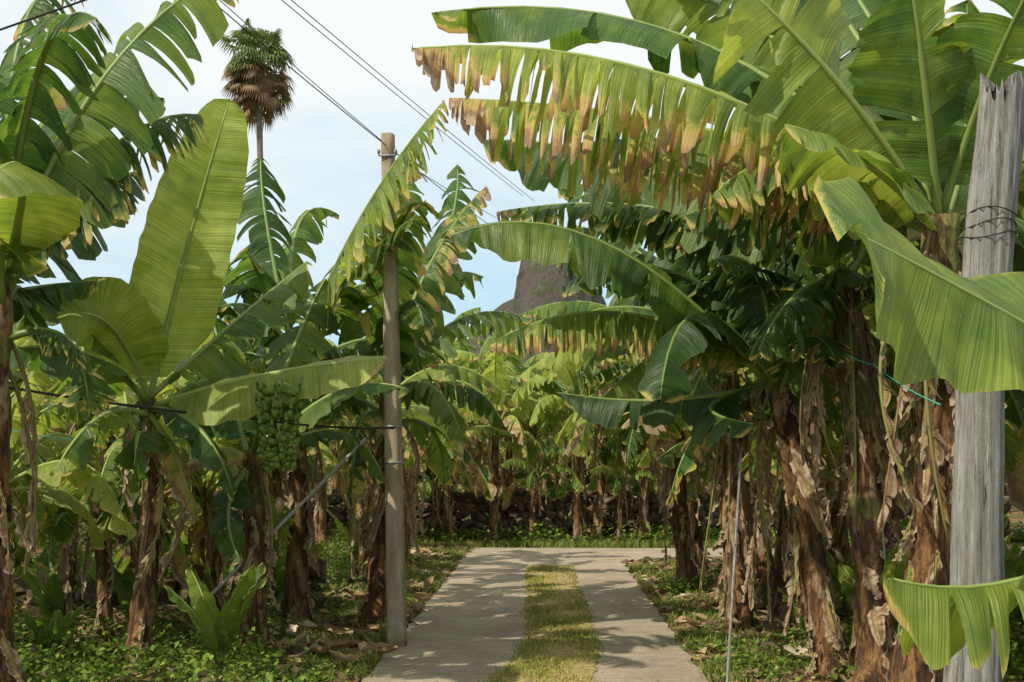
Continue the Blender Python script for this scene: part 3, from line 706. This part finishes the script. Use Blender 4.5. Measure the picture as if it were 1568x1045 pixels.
for zz in (.80, .43, .36):
    p = base+(topp-base)*zz
    B.tube(np.array([p+[0, 0, -.008], p+[0, 0, .008]]), .092-.02*zz, 16, (0, 0, 0), 1)
B.obj('utility_pole', [M_CONC, M_STEEL])
B = MB()   # wooden pole right
d = 4.9
b0 = pt(1480, 1045, d); t0 = pt(1530, 130, d); dr = (t0-b0)/(t0[2]-b0[2]); base = b0-dr*b0[2]
k = 60; s_ = np.linspace(0, 1, k); path = base+(t0-base)*s_[:, None]
path[:, 0] += .02*np.sin(s_*7)
th = np.arange(48)/48*2*np.pi
prof = 1+.06*np.sin(3*th+1)+.03*np.sin(8*th)+R.uniform(-.025, .025, 48)
prof[[7, 19, 24, 31, 38]] *= .87
rm = (.122-.03*s_)[:, None]*prof*(1+.05*np.sin(s_*9)[:, None]+.03*np.sin(s_*31+1)[:, None]*np.sin(th)[None]+R.uniform(-.012, .012, (k, 48)))
B.tube(path, rm, 48, (0, 0, 0), 0)
v = B.v[-1]; v[-48:, 2] += R.uniform(-.10, .03, 48)+.04*np.sin(th*2)
for zz in (.80, .815, .83):
    p = base+(t0-base)*zz; a = np.linspace(0, 2*np.pi, 20)
    r_ = .122-.03*zz+.004
    B.tube(np.stack([p[0]+.02*math.sin(zz*7)+r_*np.cos(a)*1.08, p[1]+r_*np.sin(a)*1.08, p[2]+.015*np.sin(a*2+zz*90)], -1), .003, 5, (0, 0, 0), 1, cap=False)
B.obj('wooden_post', [M_WOOD, M_CABLE])
def wire(name, pts, r, mat, sag=0.):
    B = MB(); P = []
    for a, b in zip(pts[:-1], pts[1:]):
        t = np.linspace(0, 1, 16)[:, None]; q = a+(b-a)*t; q[:, 2] -= (sag*4*t*(1-t))[:, 0]; P.append(q)
    B.tube(np.concatenate([P[0]]+[p[1:] for p in P[1:]]), r, 6, (0, 0, 0), 0); B.obj(name, [mat])
wire('power_line', [pt(100, -195, 7), pt(590, 222, 10.05), pt(800, 380, 20)], .0045, M_CABLE, .03)
wire('power_line', [pt(250, -150, 7), pt(800, 300, 18)], .004, M_CABLE, .02)
wire('power_line', [pt(268, -150, 7), pt(818, 308, 18.3)], .004, M_CABLE, .02)
wire('power_line', [pt(300, -32, 9), pt(640, 262, 13), pt(790, 350, 20)], .004, M_CABLE, .02)
wire('power_line', [pt(-120, 88, 7), pt(200, -24, 7.6)], .007, M_CABLE, .0)
wire('irrigation_cable', [pt(-60, 580, 8), pt(380, 640, 8.9), pt(604, 655, 10.0)], .011, M_CABLE, .03)
wire('cord', [pt(20, 660, 8.4), pt(200, 675, 8.9), pt(390, 660, 9.4)], .004, M_CORD, .03)
wire('cord', [pt(1255, 520, 8.2), pt(1340, 560, 7.6), pt(1440, 620, 5.0)], .003, M_CORD, .02)
wire('prop_pole', [pt(300, 935, 9.1), pt(560, 672, 9.9)], .015, M_STEEL)
wire('prop_pole', [np.array([(1112-837)*8/F, 8., 0.]), pt(1135, 690, 8.3)], .011, M_WOOD)

# ---------------------------------------------------------------- palms
M_PALM = mat_attr('palm_fronds', [(0, (.06, .11, .025)), (.45, (.17, .24, .06)), (.6, (.22, .14, .07)), (1, (.36, .24, .14))], .6, .25)
M_PTR = mat_simple('palm_trunk', 3, [(.3, (.12, .09, .07)), (.7, (.26, .21, .17))], .9, .6, .05, 5, (1, 1, 5))
def palm(top, rad, tr):
    B = MB(); top = np.asarray(top); base = np.array([top[0]+.5, top[1], 0])
    B.tube(base+(top-base)*np.linspace(0, 1, 24)[:, None], np.linspace(tr*1.4, tr, 24)*(1+.05*np.sin(np.arange(24)*2.)), 10, (0, 0, 0), 1)
    for i in range(150):
        dead = i >= 62
        a = R.uniform(0, 2*np.pi); el = R.uniform(-.5, 1.3) if not dead else R.uniform(-1.2, .0)
        h = np.array([math.cos(a), math.sin(a), 0]); d = h*math.cos(el)+np.array([0, 0, 1.])*math.sin(el)
        off = np.array([0, 0, 0 if not dead else -R.uniform(0, .8)*rad])
        q = top+off+d*rad*R.uniform(.3, .7)*(1 if not dead else 1.0)
        B.tube(np.array([top+off, q]), [.04, .02], 4, (.3 if not dead else .8, 0, 0), 0)
        s1 = nz(np.cross(d, [0, 0, 1.])+R.normal(0, .3, 3)); nb = 13
        f = np.linspace(-1.5, 1.5, nb); l = rad*R.uniform(.35, .55)*(1 if not dead else .8)*(1-.12*np.abs(f)/1.9)
        dv = nz(d*np.cos(f)[:, None]+s1*np.sin(f)[:, None]+DOWN*.15)
        mid = q+dv*(l*.6)[:, None]; tip = q+dv*l[:, None]+DOWN*(l*.45)[:, None]; sd = nz(np.cross(dv, np.cross(d, s1)))*.045*rad/1.9
        pr = np.full(nb, 0.) + (R.uniform(.1, .5) if not dead else R.uniform(.5, 1)); pr3 = np.stack([pr, pr*0, pr*0], -1)
        B.polys(np.stack([q+dv*0-sd*.3, mid-sd, mid+sd, q+dv*0+sd*.3], 1), pr3, 0); B.polys(np.stack([mid-sd, tip, mid+sd], 1), pr3, 0)
    B.obj('fan_palm', [M_PALM, M_PTR], smooth=False)
palm(pt(395, 90, 60), 2.15, .15)
palm(pt(255, 365, 110), 2.1, .2)

# ---------------------------------------------------------------- rocky hill
M_ROCK = mat_simple('hill_rock', .12, [(.3, (.03, .025, .026)), (.48, (.085, .068, .063)), (.56, (.05, .06, .03)), (.72, (.15, .12, .10))], .95, 1., 4., 9, (1, 1, .6))
B = MB()
xs = np.linspace(-75, 420, 170); ys = np.linspace(380, 700, 90); X, Y = np.meshgrid(xs, ys, indexing='ij')
pf = np.interp(xs, [-75, -38, -32, -24, -13, -10, 6, 30, 60, 160, 420], [0, 44, 58, 66, 76, 98, 98, 62, 50, 40, 0])
Z = pf[:, None]*np.exp(-(np.abs(Y-520)/85)**2.5)
zn = np.zeros_like(Z)
for f in (.03, .07, .15, .3):
    for _ in range(3):
        a = R.uniform(0, 6.28); zn += np.abs(np.sin((X*math.cos(a)+Y*math.sin(a))*f+R.uniform(0, 6)))*(.7/f)/5
Z = Z+(zn-zn.mean())*np.clip(Z/60, 0, 1)
XX = X+R.normal(0, .6, X.shape)
B.grid(np.stack([XX, Y, Z-2], -1), np.zeros(X.shape+(2,)), np.zeros(X.shape+(3,)), 0)
B.obj('rocky_hill', [M_ROCK], smooth=False)

# ---------------------------------------------------------------- light, sky, camera
sd = np.array([-.72, -.58, 0]); sd = sd/np.linalg.norm(sd); el = math.radians(44)
sdir = Vector((sd[0]*math.cos(el), sd[1]*math.cos(el), math.sin(el)))
su = bpy.data.lights.new('sun', 'SUN'); su.energy = 5.0; su.angle = math.radians(.6); su.color = (1, .92, .74)
so = bpy.data.objects.new('sun', su); bpy.context.collection.objects.link(so); so.rotation_euler = sdir.to_track_quat('Z', 'Y').to_euler()
w = bpy.data.worlds.new('World'); bpy.context.scene.world = w; w.use_nodes = True
nt = w.node_tree; nt.nodes.clear()
sky = N(nt, 'ShaderNodeTexSky'); sky.sky_type = 'NISHITA'; sky.sun_disc = False; sky.sun_elevation = el; sky.sun_rotation = math.atan2(sd[0], sd[1]); sky.dust_density = 1.0
tc = N(nt, 'ShaderNodeTexCoord')
cl = noise(nt, mapping(nt, tc.outputs['Generated'], (1, 1, 2.0)), 2.2, 6, .6, .3)
sx = N(nt, 'ShaderNodeSeparateXYZ'); nt.links.new(tc.outputs['Generated'], sx.inputs[0])
hz = math_(nt, 'MULTIPLY', sx.outputs[2], 1.3)
cf = ramp(nt, math_(nt, 'ADD', cl, math_(nt, 'SUBTRACT', hz, .36)), [(.28, (.2, .2, .2)), (.62, (1, 1, 1))])
blue = mix(nt, .8, sky.outputs[0], (3.7, 6.1, 7.5))
skc = mix(nt, cf, blue, (7.1, 7.4, 7.4))
bg = N(nt, 'ShaderNodeBackground'); bg.inputs[1].default_value = .132
nt.links.new(skc, bg.inputs[0]); o = N(nt, 'ShaderNodeOutputWorld'); nt.links.new(bg.outputs[0], o.inputs[0])
cam = bpy.data.cameras.new('camera'); co = bpy.data.objects.new('camera', cam); bpy.context.collection.objects.link(co)
co.location = (0, 0, 1.7); co.rotation_euler = (math.radians(90), 0, 0)
cam.lens = 40; cam.sensor_width = 36; cam.shift_x = -53/1568; cam.shift_y = 175.5/1568; cam.clip_start = .05; cam.clip_end = 3000
sc = bpy.context.scene; sc.camera = co
sc.view_settings.view_transform = 'Standard'; sc.view_settings.look = 'None'; sc.view_settings.exposure = 0
